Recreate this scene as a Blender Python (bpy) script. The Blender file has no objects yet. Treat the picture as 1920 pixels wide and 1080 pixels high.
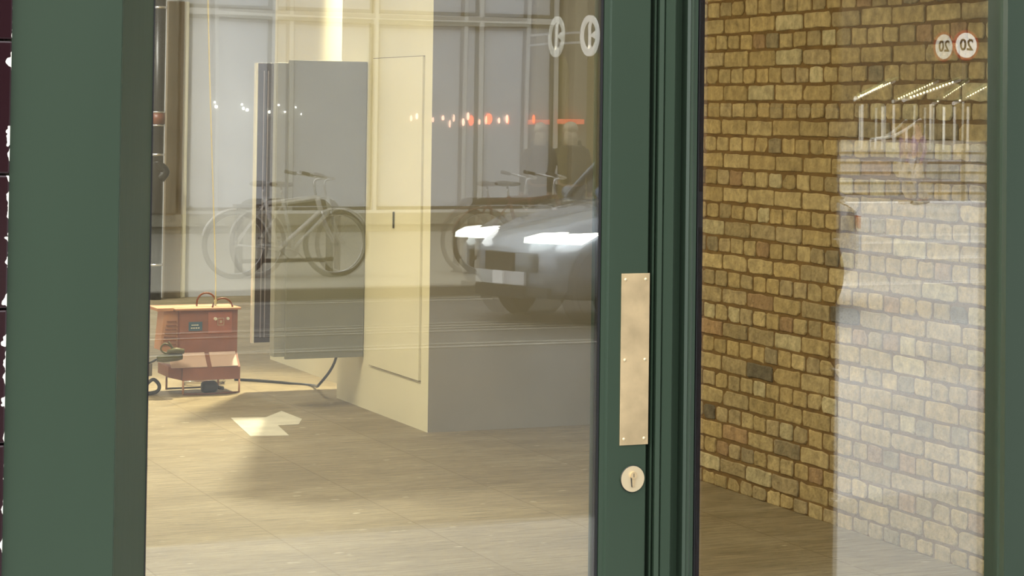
import bpy, bmesh, math, random
from mathutils import Vector, Matrix
random.seed(7)
S = bpy.context.scene
C = bpy.context.collection
PI = math.pi

# ------------------------------------------------------------------ camera
TH, PITCH, ROLL = math.radians(23.5), math.radians(1.5), math.radians(0.75)
F, CY = 4100.0, 106.0
EYE = Vector((0, -5.14, 1.65))
fw = Vector((math.sin(TH)*math.cos(PITCH), math.cos(TH)*math.cos(PITCH), math.sin(PITCH)))
r0 = Vector((math.cos(TH), -math.sin(TH), 0))
u0 = r0.cross(fw)
rt = r0*math.cos(ROLL) + u0*math.sin(ROLL)
up = u0*math.cos(ROLL) - r0*math.sin(ROLL)
cam = bpy.data.objects.new('camera', bpy.data.cameras.new('camera'))
C.objects.link(cam)
cam.matrix_world = Matrix(((rt.x, up.x, -fw.x, EYE.x), (rt.y, up.y, -fw.y, EYE.y), (rt.z, up.z, -fw.z, EYE.z), (0, 0, 0, 1)))
cam.data.sensor_width = 36
cam.data.lens = F/1920*36
cam.data.shift_y = -(540-CY)/1920
cam.data.clip_end = 300
S.camera = cam
S.view_settings.view_transform = 'Standard'
S.view_settings.look = 'None'
S.view_settings.exposure = 0.0
S.view_settings.gamma = 1
S.view_settings.use_curve_mapping = False
S.cycles.transparent_max_bounces = 24
S.cycles.max_bounces = 12
S.cycles.glossy_bounces = 6
S.cycles.sample_clamp_indirect = 6

# ------------------------------------------------------------------ sky
W = bpy.data.worlds.new('sky'); S.world = W; W.use_nodes = True
SKY_STRENGTH = 2.4
bg = W.node_tree.nodes['Background']
bg.inputs[0].default_value = (0.97, 0.985, 1.0, 1)
_n, _l = W.node_tree.nodes, W.node_tree.links          # overcast sky, brightest low to the left of the street
_tc = _n.new('ShaderNodeTexCoord'); _d = _n.new('ShaderNodeVectorMath'); _d.operation = 'DOT_PRODUCT'
_d.inputs[1].default_value = Vector((-.86, -.42, .28)).normalized()
_m = _n.new('ShaderNodeMath'); _m.operation = 'MULTIPLY_ADD'; _m.inputs[1].default_value = .9*SKY_STRENGTH; _m.inputs[2].default_value = SKY_STRENGTH
_l.new(_tc.outputs['Generated'], _d.inputs[0]); _l.new(_d.outputs['Value'], _m.inputs[0]); _l.new(_m.outputs[0], bg.inputs[1])

def area(name, loc, size, power, col, rot=(0, 0, 0)):
    l = bpy.data.lights.new(name, 'AREA'); l.shape = 'RECTANGLE'; l.size, l.size_y = size
    l.energy = power; l.color = col
    o = bpy.data.objects.new(name, l); C.objects.link(o); o.location = loc; o.rotation_euler = rot
    return o
WARM = (1.0, 0.86, 0.58)
LAMPS = [  # x, y, z, watts : fluorescent battens under the shop ceiling
    (1.6, 5.2, 3.25, 118, 'over the middle of the bare floor'), (0.4, 9.8, 3.25, 45, 'over the orange heater'), (3.2, 12.2, 3.25, 170, 'nearest the back wall'),
    (-1.6, 7.2, 3.25, 60, 'nearest the left wall'), (2.6, 2.6, 3.25, 36, 'beside the brick wall')]
for i, (x, y, z, p, wh) in enumerate(LAMPS):
    area('batten_lamp_light', (x, y, z-0.10), (0.12, 1.4), p, (1.0, 0.95, 0.86) if y > 12 else WARM)
ADDED_LAMP = Vector((4.16, 7.9, 3.0))  # unseen lamp added to throw the cupboard doors' shadow band across the floor
wl = bpy.data.lights.new('added_lamp_light', 'SPOT'); wl.energy = 1150; wl.color = WARM; wl.spot_size = math.radians(98); wl.spot_blend = .9; wl.shadow_soft_size = .07
wlo = bpy.data.objects.new('added_lamp_light', wl); C.objects.link(wlo); wlo.location = ADDED_LAMP
wlo.rotation_euler = (Vector((2.5, 6.3, 0))-ADDED_LAMP).to_track_quat('-Z', 'Y').to_euler()

# ------------------------------------------------------------------ pixel -> world on a real plane
def ray(px, py):
    return (fw + rt*((px-960)/F) - up*((py-CY)/F))
def onY(px, py, Y):
    d = ray(px, py); t = (Y-EYE.y)/d.y; return EYE + d*t
def onX(px, py, X):
    d = ray(px, py); t = (X-EYE.x)/d.x; return EYE + d*t
def onZ(px, py, Z=0.0):
    d = ray(px, py); t = (Z-EYE.z)/d.z; return EYE + d*t
def XY(px, Y, py=540): return onY(px, py, Y).x

# ------------------------------------------------------------------ materials
def mat(name, col, rough=0.6, metal=0.0, spec=0.5, var=0.0, scale=8.0, bump=0.0, bscale=40, emit=None, estr=0, stretch=(1, 1, 1), coat=0.0):
    m = bpy.data.materials.new(name); m.use_nodes = True
    nt = m.node_tree; N = nt.nodes; L = nt.links; b = N['Principled BSDF']
    b.inputs['Roughness'].default_value = rough; b.inputs['Metallic'].default_value = metal
    b.inputs['Specular IOR Level'].default_value = spec
    if coat: b.inputs['Coat Weight'].default_value = coat
    b.inputs['Base Color'].default_value = (*col, 1)
    tc = N.new('ShaderNodeTexCoord'); mp = N.new('ShaderNodeMapping'); mp.inputs['Scale'].default_value = stretch
    L.new(tc.outputs['Object'], mp.inputs['Vector'])
    if var > 0:
        nz = N.new('ShaderNodeTexNoise'); nz.inputs['Scale'].default_value = scale; nz.inputs['Detail'].default_value = 5
        L.new(mp.outputs[0], nz.inputs['Vector'])
        rp = N.new('ShaderNodeValToRGB')
        rp.color_ramp.elements[0].position = 0.3; rp.color_ramp.elements[1].position = 0.7
        rp.color_ramp.elements[0].color = (*[c*(1-var) for c in col], 1)
        rp.color_ramp.elements[1].color = (*[min(1, c*(1+var)) for c in col], 1)
        L.new(nz.outputs['Fac'], rp.inputs[0]); L.new(rp.outputs[0], b.inputs['Base Color'])
    if bump > 0:
        n2 = N.new('ShaderNodeTexNoise'); n2.inputs['Scale'].default_value = bscale; n2.inputs['Detail'].default_value = 4
        L.new(mp.outputs[0], n2.inputs['Vector'])
        bp = N.new('ShaderNodeBump'); bp.inputs['Strength'].default_value = bump; bp.inputs['Distance'].default_value = 0.01
        L.new(n2.outputs['Fac'], bp.inputs['Height']); L.new(bp.outputs[0], b.inputs['Normal'])
    if emit:
        b.inputs['Emission Color'].default_value = (*emit, 1); b.inputs['Emission Strength'].default_value = estr
    return m

def glass_mat(name, fac, tint=(1, 1, 1)):
    m = bpy.data.materials.new(name); m.use_nodes = True
    nt = m.node_tree; N = nt.nodes; L = nt.links
    for n in list(N):
        if n.type != 'OUTPUT_MATERIAL': N.remove(n)
    out = [n for n in N if n.type == 'OUTPUT_MATERIAL'][0]
    t = N.new('ShaderNodeBsdfTransparent'); t.inputs[0].default_value = (*tint, 1)
    g = N.new('ShaderNodeBsdfGlossy'); g.inputs['Roughness'].default_value = 0.0; g.inputs[0].default_value = (1, 1, 1, 1)
    mx = N.new('ShaderNodeMixShader'); lw = N.new('ShaderNodeLayerWeight'); lw.inputs['Blend'].default_value = 0.5
    pw = N.new('ShaderNodeMath'); pw.operation = 'POWER'; pw.inputs[1].default_value = 4.0
    ml = N.new('ShaderNodeMath'); ml.operation = 'MULTIPLY_ADD'; ml.inputs[1].default_value = 1-fac; ml.inputs[2].default_value = fac
    L.new(lw.outputs['Facing'], pw.inputs[0]); L.new(pw.outputs[0], ml.inputs[0]); L.new(ml.outputs[0], mx.inputs[0])
    L.new(t.outputs[0], mx.inputs[1]); L.new(g.outputs[0], mx.inputs[2]); L.new(mx.outputs[0], out.inputs[0])
    return m

def attr_mat(name, rough, var, scale, spec=0.3, bump=0.3, bscale=60):
    """colour of each brick comes from the mesh attribute, blotched by noise"""
    m = mat(name, (1, 1, 1), rough, spec=spec, bump=bump, bscale=bscale)
    N = m.node_tree.nodes; L = m.node_tree.links; b = N['Principled BSDF']
    at = N.new('ShaderNodeAttribute'); at.attribute_name = 'col'
    tc = N.new('ShaderNodeTexCoord')
    nz = N.new('ShaderNodeTexNoise'); nz.inputs['Scale'].default_value = scale; nz.inputs['Detail'].default_value = 6
    nz.inputs['Roughness'].default_value = 0.65
    L.new(tc.outputs['Object'], nz.inputs['Vector'])
    mr = N.new('ShaderNodeMapRange'); mr.inputs[1].default_value = 0.3; mr.inputs[2].default_value = 0.7
    mr.inputs[3].default_value = 1-var; mr.inputs[4].default_value = 1+var*0.6
    L.new(nz.outputs['Fac'], mr.inputs[0])
    mx = N.new('ShaderNodeMix'); mx.data_type = 'RGBA'; mx.blend_type = 'MULTIPLY'; mx.inputs[0].default_value = 1
    L.new(at.outputs['Color'], mx.inputs[6]); L.new(mr.outputs[0], mx.inputs[7]); L.new(mx.outputs[2], b.inputs['Base Color'])
    return m

M = dict(
    green=mat('green_gloss_paint', (0.032, 0.054, 0.033), 0.36, spec=0.4, var=0.06, scale=3, stretch=(1, 1, .15), bump=0.03, bscale=30),
    rubber=mat('black_rubber', (0.01, 0.01, 0.011), 0.5),
    brass=mat('worn_brass', (0.64, 0.49, 0.28), 0.5, 0.6, var=0.16, scale=14, bump=0.06, bscale=25),
    brassb=mat('bright_brass', (0.80, 0.66, 0.42), 0.42, 0.6),
    cream=mat('cream_emulsion', (0.84, 0.80, 0.62), 0.7, var=0.03, scale=2),
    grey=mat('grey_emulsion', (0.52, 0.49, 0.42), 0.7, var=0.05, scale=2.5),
    white=mat('white_emulsion', (0.74, 0.77, 0.84), 0.7, var=0.04, scale=2),
    leaf=mat('grey_primer_board', (0.25, 0.25, 0.215), 0.6, var=0.05, scale=3),
    violet=mat('dark_violet_board', (0.05, 0.038, 0.05), 0.5, var=0.1, scale=3),
    whitegloss=mat('white_gloss', (0.85, 0.83, 0.78), 0.35),
    brown=mat('brown_timber', (0.28, 0.22, 0.14), 0.6, var=0.12, scale=6, stretch=(3, 3, .3)),
    black=mat('black_paint', (0.012, 0.012, 0.014), 0.35),
    chrome=mat('bright_metal', (0.8, 0.8, 0.82), 0.25, 1.0),
    dark=mat('dark_groove', (0.05, 0.045, 0.035), 0.8),
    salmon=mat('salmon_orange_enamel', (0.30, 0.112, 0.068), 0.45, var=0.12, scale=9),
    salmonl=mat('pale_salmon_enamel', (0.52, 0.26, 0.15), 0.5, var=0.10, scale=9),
    pad=mat('pale_pink_card', (0.70, 0.50, 0.44), 0.7),
    blue=mat('blue_label', (0.05, 0.12, 0.20), 0.4),
    bluerub=mat('blue_black_plug', (0.035, 0.045, 0.075), 0.5),
    olive=mat('olive_plug', (0.10, 0.095, 0.035), 0.5),
    greybox=mat('grey_plastic', (0.20, 0.18, 0.15), 0.5),
    cord=mat('pale_cord', (0.80, 0.70, 0.45), 0.6),
    ceil=mat('ceiling_white', (0.75, 0.74, 0.70), 0.8),
    maroon=mat('maroon_glazed_tile', (0.035, 0.010, 0.014), 0.12, var=0.5, scale=3),
    # the street
    asphalt=mat('asphalt', (0.12, 0.115, 0.105), 0.45, var=0.12, scale=1.2, bump=0.2, bscale=60),
    paving=mat('pale_paving', (0.42, 0.42, 0.41), 0.7, var=0.08, scale=1.5),
    farpave=mat('far_paving', (0.40, 0.37, 0.29), 0.8, var=0.08, scale=1.5),
    plaza=mat('pale_plaza_ground', (0.50, 0.50, 0.50), 0.6, var=0.16, scale=0.5),
    kerb=mat('kerb_granite', (0.16, 0.14, 0.10), 0.7),
    linew=mat('worn_road_line', (0.42, 0.40, 0.34), 0.7, var=.2, scale=6),
    line=mat('road_line_white', (0.92, 0.91, 0.88), 0.6),
    stone=mat('tan_stone', (0.42, 0.36, 0.24), 0.8, var=0.1, scale=2),
    frame=mat('window_frame_grey', (0.07, 0.062, 0.05), 0.5),
    framew=mat('window_frame_white', (0.80, 0.79, 0.75), 0.5),
    frosted=mat('frosted_pane', (0.72, 0.75, 0.82), 0.35, var=0.05, scale=0.8),
    ochre=mat('ochre_yellow', (0.42, 0.33, 0.10), 0.7),
    carp=mat('silver_blue_car_paint', (0.34, 0.39, 0.46), 0.25, 0.3, coat=1.0),
    carglass=mat('car_glass', (0.02, 0.025, 0.03), 0.06),
    headlamp=mat('headlamp_glow', (1, 1, 1), 0.2, emit=(1.0, 0.99, 0.92), estr=14),
    plate=mat('white_plate', (0.85, 0.85, 0.85), 0.4),
    tyre=mat('tyre_rubber', (0.02, 0.02, 0.02), 0.8),
    tyreb=mat('bicycle_tyre', (0.015, 0.013, 0.012), 0.8),
    wframe=mat('white_bicycle_enamel', (0.85, 0.83, 0.78), 0.3),
    bframe=mat('black_bicycle_enamel', (0.03, 0.025, 0.03), 0.4),
    rframe=mat('red_brown_enamel', (0.16, 0.05, 0.03), 0.4),
    standm=mat('dark_galvanised', (0.025, 0.022, 0.018), 0.5, 0.3),
    signw=mat('sign_white', (0.9, 0.9, 0.9), 0.4),
    signglow=mat('sign_face_added_glow', (0.95, 0.93, 0.88), 0.3, emit=(1.0, 0.95, 0.85), estr=1.6),  # emission added to the white sign faces so they mirror brighter
    signred=mat('sign_red', (0.55, 0.02, 0.02), 0.4),
    blacktext=mat('sign_black', (0.01, 0.01, 0.01), 0.5),
    redlamp=mat('red_lamp', (1, .2, .1), 0.4, emit=(1.0, 0.16, 0.07), estr=9),
    pinklamp=mat('pale_red_lamp', (1, .6, .5), 0.4, emit=(1.0, 0.55, 0.40), estr=9),
    whitelamp=mat('white_lamp', (1, 1, .9), 0.4, emit=(1.0, 0.95, 0.8), estr=22),
    redband=mat('red_neon_band', (1, .2, .1), 0.4, emit=(1.0, 0.22, 0.10), estr=2.0),
    skin=mat('skin', (0.55, 0.34, 0.25), 0.5), hair=mat('blond_hair', (0.75, 0.62, 0.42), 0.6, var=.2, scale=30),
    hairdk=mat('dark_hair', (0.04, 0.03, 0.025), 0.6), coat=mat('dark_coat', (0.045, 0.043, 0.035), 0.9),
    trouser=mat('dark_trousers', (0.03, 0.03, 0.04), 0.9), trousg=mat('grey_trousers', (0.45, 0.44, 0.45), 0.9),
    purple=mat('purple_top', (0.30, 0.17, 0.30), 0.9), bag=mat('black_nylon', (0.02, 0.02, 0.02), 0.7),
    awn=mat('green_awning_cloth', (0.12, 0.16, 0.06), 0.8), awnw=mat('white_post_paint', (0.9, 0.89, 0.85), 0.4),
    gold=mat('festoon_bulb', (1, .9, .6), 0.4, emit=(1.0, 0.86, 0.5), estr=16),
    darkbrick=mat('dark_far_brick', (0.05, 0.045, 0.035), 0.9, var=.3, scale=1),
    darkglass=mat('dark_far_window', (0.02, 0.02, 0.02), 0.2),
    foliage=mat('foliage', (0.05, 0.07, 0.02), 0.9, var=.4, scale=3),
    brick=attr_mat('london_stock_brick', 0.85, 0.42, 22, bump=0.7, bscale=70),
    mortar=mat('brown_mortar', (0.23, 0.14, 0.045), 0.95, var=0.2, scale=12, bump=0.5, bscale=80),
    glassL=glass_mat('door_glass', 0.064, (0.985, 0.995, 0.985)),
    glassR=glass_mat('window_glass', 0.09, (0.985, 0.995, 0.985)),
)

# ------------------------------------------------------------------ mesh helpers
def box(bm, a, b, bev=0.0):
    x0, x1 = sorted((a[0], b[0])); y0, y1 = sorted((a[1], b[1])); z0, z1 = sorted((a[2], b[2]))
    vs = [bm.verts.new(p) for p in ((x0,y0,z0),(x1,y0,z0),(x1,y1,z0),(x0,y1,z0),(x0,y0,z1),(x1,y0,z1),(x1,y1,z1),(x0,y1,z1))]
    fs = [bm.faces.new([vs[i] for i in f]) for f in ((3,2,1,0),(4,5,6,7),(0,1,5,4),(1,2,6,5),(2,3,7,6),(3,0,4,7))]
    if bev > 0:
        es = list({e for f in fs for e in f.edges})
        bmesh.ops.bevel(bm, geom=es, offset=bev, segments=2, affect='EDGES', profile=0.6)
    return bm
def prism(bm, pts, h0, h1, axis='z'):
    """polygon extruded along an axis"""
    def P(p, h):
        return {'z': (p[0], p[1], h), 'y': (p[0], h, p[1]), 'x': (h, p[0], p[1])}[axis]
    a = [bm.verts.new(P(p, h0)) for p in pts]; b = [bm.verts.new(P(p, h1)) for p in pts]
    n = len(pts)
    bm.faces.new(a[::-1]); bm.faces.new(b)
    for i in range(n): bm.faces.new([a[i], a[(i+1) % n], b[(i+1) % n], b[i]])
    return bm
def tube(bm, pts, r, n=8, closed=False, taper=None):
    pts = [Vector(p) for p in pts]; rings = []
    m = len(pts)
    prev = None
    for i, p in enumerate(pts):
        if closed: d = pts[(i+1) % m]-pts[i-1]
        else: d = pts[min(i+1, m-1)]-pts[max(i-1, 0)]
        d.normalize()
        if prev is None:
            a = d.orthogonal().normalized()
        else:
            a = prev - d*prev.dot(d)
            a = a.normalized() if a.length > 1e-6 else d.orthogonal().normalized()
        prev = a; b = d.cross(a)
        rr = r if taper is None else r*taper[i]
        rings.append([bm.verts.new(p + (a*math.cos(2*PI*k/n) + b*math.sin(2*PI*k/n))*rr) for k in range(n)])
    for i in range(m if closed else m-1):
        A, B = rings[i], rings[(i+1) % m]
        for k in range(n): bm.faces.new([A[k], A[(k+1) % n], B[(k+1) % n], B[k]])
    if not closed:
        bm.faces.new(rings[0][::-1]); bm.faces.new(rings[-1])
    return bm
def disc(bm, c, r, t, axis='y', n=32, rx=None):
    pts = [((rx or r)*math.cos(2*PI*k/n), r*math.sin(2*PI*k/n)) for k in range(n)]
    c = Vector(c)
    o = {'z': (c.x, c.y, c.z), 'y': (c.x, c.z, c.y), 'x': (c.y, c.z, c.x)}[axis]
    return prism(bm, [(p[0]+o[0], p[1]+o[1]) for p in pts], o[2]-t/2, o[2]+t/2, axis)
def ell(bm, c, r, seg=16, rings=10, M4=None):
    m = Matrix.Translation(Vector(c)) @ (M4 or Matrix()) @ Matrix.Diagonal((r[0], r[1], r[2], 1))
    bmesh.ops.create_uvsphere(bm, u_segments=seg, v_segments=rings, radius=1, matrix=m)
    return bm
def arc(c, r, a0, a1, n, plane='xz'):
    out = []
    for i in range(n+1):
        a = math.radians(a0 + (a1-a0)*i/n)
        p = (r*math.cos(a), r*math.sin(a))
        out.append({'xz': (c[0]+p[0], c[1], c[2]+p[1]), 'yz': (c[0], c[1]+p[0], c[2]+p[1]), 'xy': (c[0]+p[0], c[1]+p[1], c[2])}[plane])
    return out
def smoothpath(pts, k=6):
    P = [Vector(p) for p in pts]; out = []
    for i in range(len(P)-1):
        p0, p1, p2, p3 = P[max(i-1, 0)], P[i], P[i+1], P[min(i+2, len(P)-1)]
        for j in range(k):
            t = j/k
            out.append(0.5*((2*p1)+(p2-p0)*t+(2*p0-5*p1+4*p2-p3)*t*t+(3*p1-p0-3*p2+p3)*t**3))
    out.append(P[-1]); return out
def BM(): return bmesh.new()
def obj(name, bm, m, parent=None, smooth=False, label=None):
    bmesh.ops.recalc_face_normals(bm, faces=bm.faces)
    me = bpy.data.meshes.new(name); bm.to_mesh(me); bm.free()
    for mm in (m if isinstance(m, (list, tuple)) else [m]): me.materials.append(mm)
    if smooth:
        for p in me.polygons: p.use_smooth = True
    o = bpy.data.objects.new(name, me); C.objects.link(o)
    if parent: o.parent = parent
    if label: o['label'] = label
    return o
def thing(name, label, cat, loc=(0, 0, 0), rotz=0, group=None):
    o = bpy.data.objects.new(name, None); C.objects.link(o); o.empty_display_size = 0.1
    o.location = loc; o.rotation_euler = (0, 0, rotz); o['label'] = label; o['category'] = cat
    if group: o['group'] = group
    return o
def tag(o, label, cat, group=None):
    o['label'] = label; o['category'] = cat
    if group: o['group'] = group
    return o
def struct(name, bm, m, label=None, cat=None, parent=None, smooth=False):
    o = obj(name, bm, m, parent, smooth)
    if not parent: o['kind'] = 'structure'
    if label: o['label'] = label
    if cat: o['category'] = cat
    return o
def sthing(name, label, cat, loc=(0, 0, 0)):
    o = thing(name, label, cat, loc); o['kind'] = 'structure'; return o

# ================================================================== SHOP SHELL
ZC = 3.4
def floor_mat():
    m = mat('timber_board_floor', (0.5, 0.4, 0.25), 0.62, spec=0.3, bump=0.15, bscale=30, stretch=(1, 6, 1))
    N = m.node_tree.nodes; L = m.node_tree.links; b = N['Principled BSDF']
    tc = N.new('ShaderNodeTexCoord')
    def noise(sc, st, det=6, ro=.6):
        mp = N.new('ShaderNodeMapping'); mp.inputs['Scale'].default_value = st
        nz = N.new('ShaderNodeTexNoise'); nz.inputs['Scale'].default_value = sc; nz.inputs['Detail'].default_value = det
        nz.inputs['Roughness'].default_value = ro
        L.new(tc.outputs['Object'], mp.inputs[0]); L.new(mp.outputs[0], nz.inputs['Vector']); return nz
    def ramp(n, e):
        r = N.new('ShaderNodeValToRGB'); r.color_ramp.elements[0].position = e[0][0]; r.color_ramp.elements[0].color = (*e[0][1], 1)
        r.color_ramp.elements[1].position = e[-1][0]; r.color_ramp.elements[1].color = (*e[-1][1], 1)
        for p, c in e[1:-1]:
            q = r.color_ramp.elements.new(p); q.color = (*c, 1)
        L.new(n, r.inputs[0]); return r
    a = ramp(noise(1.1, (1, 3, 1)).outputs['Fac'], [(.3, (.25, .20, .115)), (.5, (.315, .255, .155)), (.7, (.38, .32, .21))])
    g = ramp(noise(5, (1, 12, 1), 12, .85).outputs['Fac'], [(.38, (.50, .47, .42)), (.5, (1, 1, 1)), (.62, (1.4, 1.38, 1.34))])
    br = N.new('ShaderNodeTexBrick'); br.inputs['Scale'].default_value = 1; br.inputs['Mortar Size'].default_value = 0.004
    br.inputs['Brick Width'].default_value = 2.44; br.inputs['Row Height'].default_value = 0.61; br.inputs['Mortar Smooth'].default_value = .3
    br.inputs['Color1'].default_value = (1, 1, 1, 1); br.inputs['Color2'].default_value = (.9, .89, .87, 1); br.inputs['Mortar'].default_value = (.72, .68, .6, 1)
    mp = N.new('ShaderNodeMapping'); mp.inputs['Rotation'].default_value = (0, 0, PI/2); mp.inputs['Location'].default_value = (0.4, 0.47, 0)
    L.new(tc.outputs['Object'], mp.inputs[0]); L.new(mp.outputs[0], br.inputs['Vector'])
    sp = ramp(noise(9, (1, 3, 1), 2, .5).outputs['Fac'], [(.70, (0, 0, 0)), (.76, (1, 1, 1))])
    def mul(x, y):
        k = N.new('ShaderNodeMix'); k.data_type = 'RGBA'; k.blend_type = 'MULTIPLY'; k.inputs[0].default_value = 1
        L.new(x, k.inputs[6]); L.new(y, k.inputs[7]); return k.outputs[2]
    c = mul(mul(a.outputs[0], g.outputs[0]), br.outputs['Color'])
    k = N.new('ShaderNodeMix'); k.data_type = 'RGBA'; L.new(sp.outputs[0], k.inputs[0]); L.new(c, k.inputs[6])
    k.inputs[7].default_value = (.66, .58, .42, 1)
    L.new(k.outputs[2], b.inputs['Base Color'])
    return m
struct('floor', box(BM(), (-4, 0.12, -0.1), (9, 14.0, 0)), floor_mat())
struct('ceiling', box(BM(), (-4, 0.12, ZC), (9, 14.0, ZC+.15)), M['ceil'])
struct('wall_back', box(BM(), (-4, 13.7, 0), (9, 13.9, ZC)), M['white'])
struct('wall_left', box(BM(), (-4.2, 0.12, 0), (-4, 13.9, ZC)), M['white'])
struct('wall_side', box(BM(), (9, 3.9, 0), (9.2, 13.9, ZC)), M['white'])
# block of wall: cream side towards the room, grey end towards the street
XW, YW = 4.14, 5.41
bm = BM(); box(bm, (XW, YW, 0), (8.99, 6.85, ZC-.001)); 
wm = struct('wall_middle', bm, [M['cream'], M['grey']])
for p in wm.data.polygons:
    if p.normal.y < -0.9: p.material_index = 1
struct('wall_rear_right', box(BM(), (4.36, 6.851, 0), (8.99, 8.85, ZC-.001)), M['cream'])
# the white patch of filler on the floor
pt = [onZ(x, y) for x, y in ((433, 784), (498, 783), (528, 771), (566, 786), (560, 796), (521, 798), (542, 817), (469, 818))]
tag(obj('floor_patch', prism(BM(), [(p.x, p.y) for p in pt], 0, 0.002), mat('white_filler', (.72, .69, .60), .8, var=.12, scale=8)),
    'whitish L-shaped patch of dried filler on the bare floor', 'patch')

# ---- brick wall on the right, every brick in relief
def brick_wall():
    bm = BM(); cl = bm.loops.layers.float_color.new('col')
    X = 4.78; y0, y1 = 0.30, 3.92
    pitch = 0.0752; z_s = 2.054 + pitch/2          # top of a stretcher course
    k_top = int((3.35 - z_s)/pitch)
    pal = [((.62,.47,.225), 12), ((.66,.52,.27), 9), ((.56,.43,.21), 9), ((.58,.46,.26), 7), ((.50,.395,.215), 5), ((.42,.345,.21), 4), ((.52,.35,.19), 3), ((.22,.19,.13), 1), ((.70,.60,.36), 4)]
    cols = [c for c, n in pal for _ in range(n)]
    row = 0; zt = z_s + k_top*pitch; idx = k_top
    while zt - pitch > -0.02:
        stretch = (idx % 2 == 0)
        w = 0.2255 if stretch else 0.1128
        y = y0 - random.random()*0.004 - (0.0564 if not stretch else 0.0)
        while y < y1:
            ww = w*random.uniform(.97, 1.03)
            a, b = max(y+.006, y0), min(y+ww-.006, y1)
            if b-a > 0.02:
                z0, z1 = max(0, zt-pitch+.006), zt-.0055
                z0 += random.uniform(-.002, .003); z1 += random.uniform(-.003, .002)
                n = 3 if not stretch else 5
                j = .0032
                pts = []
                for i in range(n): pts.append((a+(b-a)*(i/(n-1)), z0+random.gauss(0, j*.5)))
                pts.append((b+random.gauss(0, j*.6), (z0+z1)/2))
                for i in range(n): pts.append((b-(b-a)*(i/(n-1)), z1+random.gauss(0, j*.5)))
                pts.append((a+random.gauss(0, j*.6), (z0+z1)/2))
                cy, cz = (a+b)/2, (z0+z1)/2
                # knock the corners off
                cr = random.uniform(.006, .016)
                q = []
                for (py, pz) in pts:
                    if (abs(py-a) < .01 or abs(py-b) < .01) and (abs(pz-z0) < .012 or abs(pz-z1) < .012):
                        s = -1 if py < cy else 1; t = -1 if pz < cz else 1
                        c1, c2 = random.uniform(.3, 1)*cr, random.uniform(.3, 1)*cr
                        if random.random() < .1: c1 *= 2.2; c2 *= 2
                        A, B = (py - s*c1, pz), (py, pz - t*c2)
                        q += [A, B] if (s*t < 0) == (False) and False else ([B, A] if (s < 0) == (t > 0) and False else [A, B])
                    else: q.append((py, pz))
                # order by angle for a clean outline
                q.sort(key=lambda p: math.atan2((p[1]-cz)/(z1-z0), (p[0]-cy)/(b-a)))
                d = random.uniform(.004, .010)
                back = [bm.verts.new((X, p[0], p[1])) for p in q]
                mid = [bm.verts.new((X-d*.6, p[0], p[1])) for p in q]
                fr = [bm.verts.new((X-d, cy+(p[0]-cy)*(1-.007/(b-a)), cz+(p[1]-cz)*(1-.007/(z1-z0)))) for p in q]
                c = list(random.choice(cols)); g = random.uniform(.88, 1.1); c = [v*g for v in c]
                m = len(q); fs = []
                for i in range(m):
                    fs.append(bm.faces.new([back[i], back[(i+1) % m], mid[(i+1) % m], mid[i]]))
                    fs.append(bm.faces.new([mid[i], mid[(i+1) % m], fr[(i+1) % m], fr[i]]))
                fs.append(bm.faces.new(fr))
                for f in fs:
                    for l in f.loops: l[cl] = (*c, 1)
            y += ww
        zt -= pitch; idx -= 1
    n0 = len(bm.faces)
    box(bm, (X-.0015, y0, 0), (X+.22, y1, ZC-.001))
    bm.faces.ensure_lookup_table()
    for f in list(bm.faces)[n0:]: f.material_index = 1
    return bm
o = struct('wall_right', brick_wall(), [M['brick'], M['mortar']])
struct('wall_alcove', box(BM(), (4.99, 3.7, 0), (8.99, 3.9, ZC-.001)), M['white'])

# shop front masonry out of the frame
struct('wall_front', box(BM(), (-4.2, 0.0, 2.75), (9.2, 0.12, 3.6)), M['green'])
struct('wall_front_upper', box(BM(), (-9, 0.0, 3.6), (14, 0.4, 9)), M['maroon'])
struct('wall_front_left', box(BM(), (-4.2, 0.0, 0), (XY(-60, 0)-.35, 0.12, 2.75)), M['maroon'])
struct('wall_front_right', box(BM(), (4.86, 0.0, 0), (9.2, 0.12, 2.75)), M['maroon'])

# ================================================================== SHOP FRONT
Zb, Zt = 0.0, 2.75
# left pier of glazed maroon tiles with flaked white paint
def pier_mat():
    m = mat('flaking_maroon_tile', (.035, .010, .014), .15)
    N = m.node_tree.nodes; L = m.node_tree.links; b = N['Principled BSDF']
    tc = N.new('ShaderNodeTexCoord'); sx = N.new('ShaderNodeSeparateXYZ'); L.new(tc.outputs['Object'], sx.inputs[0])
    nz = N.new('ShaderNodeTexNoise'); nz.inputs['Scale'].default_value = 30; nz.inputs['Detail'].default_value = 2
    L.new(tc.outputs['Object'], nz.inputs['Vector'])
    mr = N.new('ShaderNodeMapRange'); mr.inputs[1].default_value = -0.022; mr.inputs[2].default_value = -0.001; mr.inputs[3].default_value = 0; mr.inputs[4].default_value = .30
    L.new(sx.outputs['X'], mr.inputs[0])
    ad = N.new('ShaderNodeMath'); L.new(nz.outputs['Fac'], ad.inputs[0]); L.new(mr.outputs[0], ad.inputs[1])
    gt = N.new('ShaderNodeMath'); gt.operation = 'GREATER_THAN'; gt.inputs[1].default_value = .835; L.new(ad.outputs[0], gt.inputs[0])
    mx = N.new('ShaderNodeMix'); mx.data_type = 'RGBA'; L.new(gt.outputs[0], mx.inputs[0])
    mx.inputs[6].default_value = (.020, .005, .008, 1); mx.inputs[7].default_value = (.85, .84, .75, 1)
    L.new(mx.outputs[2], b.inputs['Base Color'])
    mr2 = N.new('ShaderNodeMapRange'); mr2.inputs[3].default_value = .15; mr2.inputs[4].default_value = .8; L.new(gt.outputs[0], mr2.inputs[0])
    L.new(mr2.outputs[0], b.inputs['Roughness'])
    return m
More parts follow.
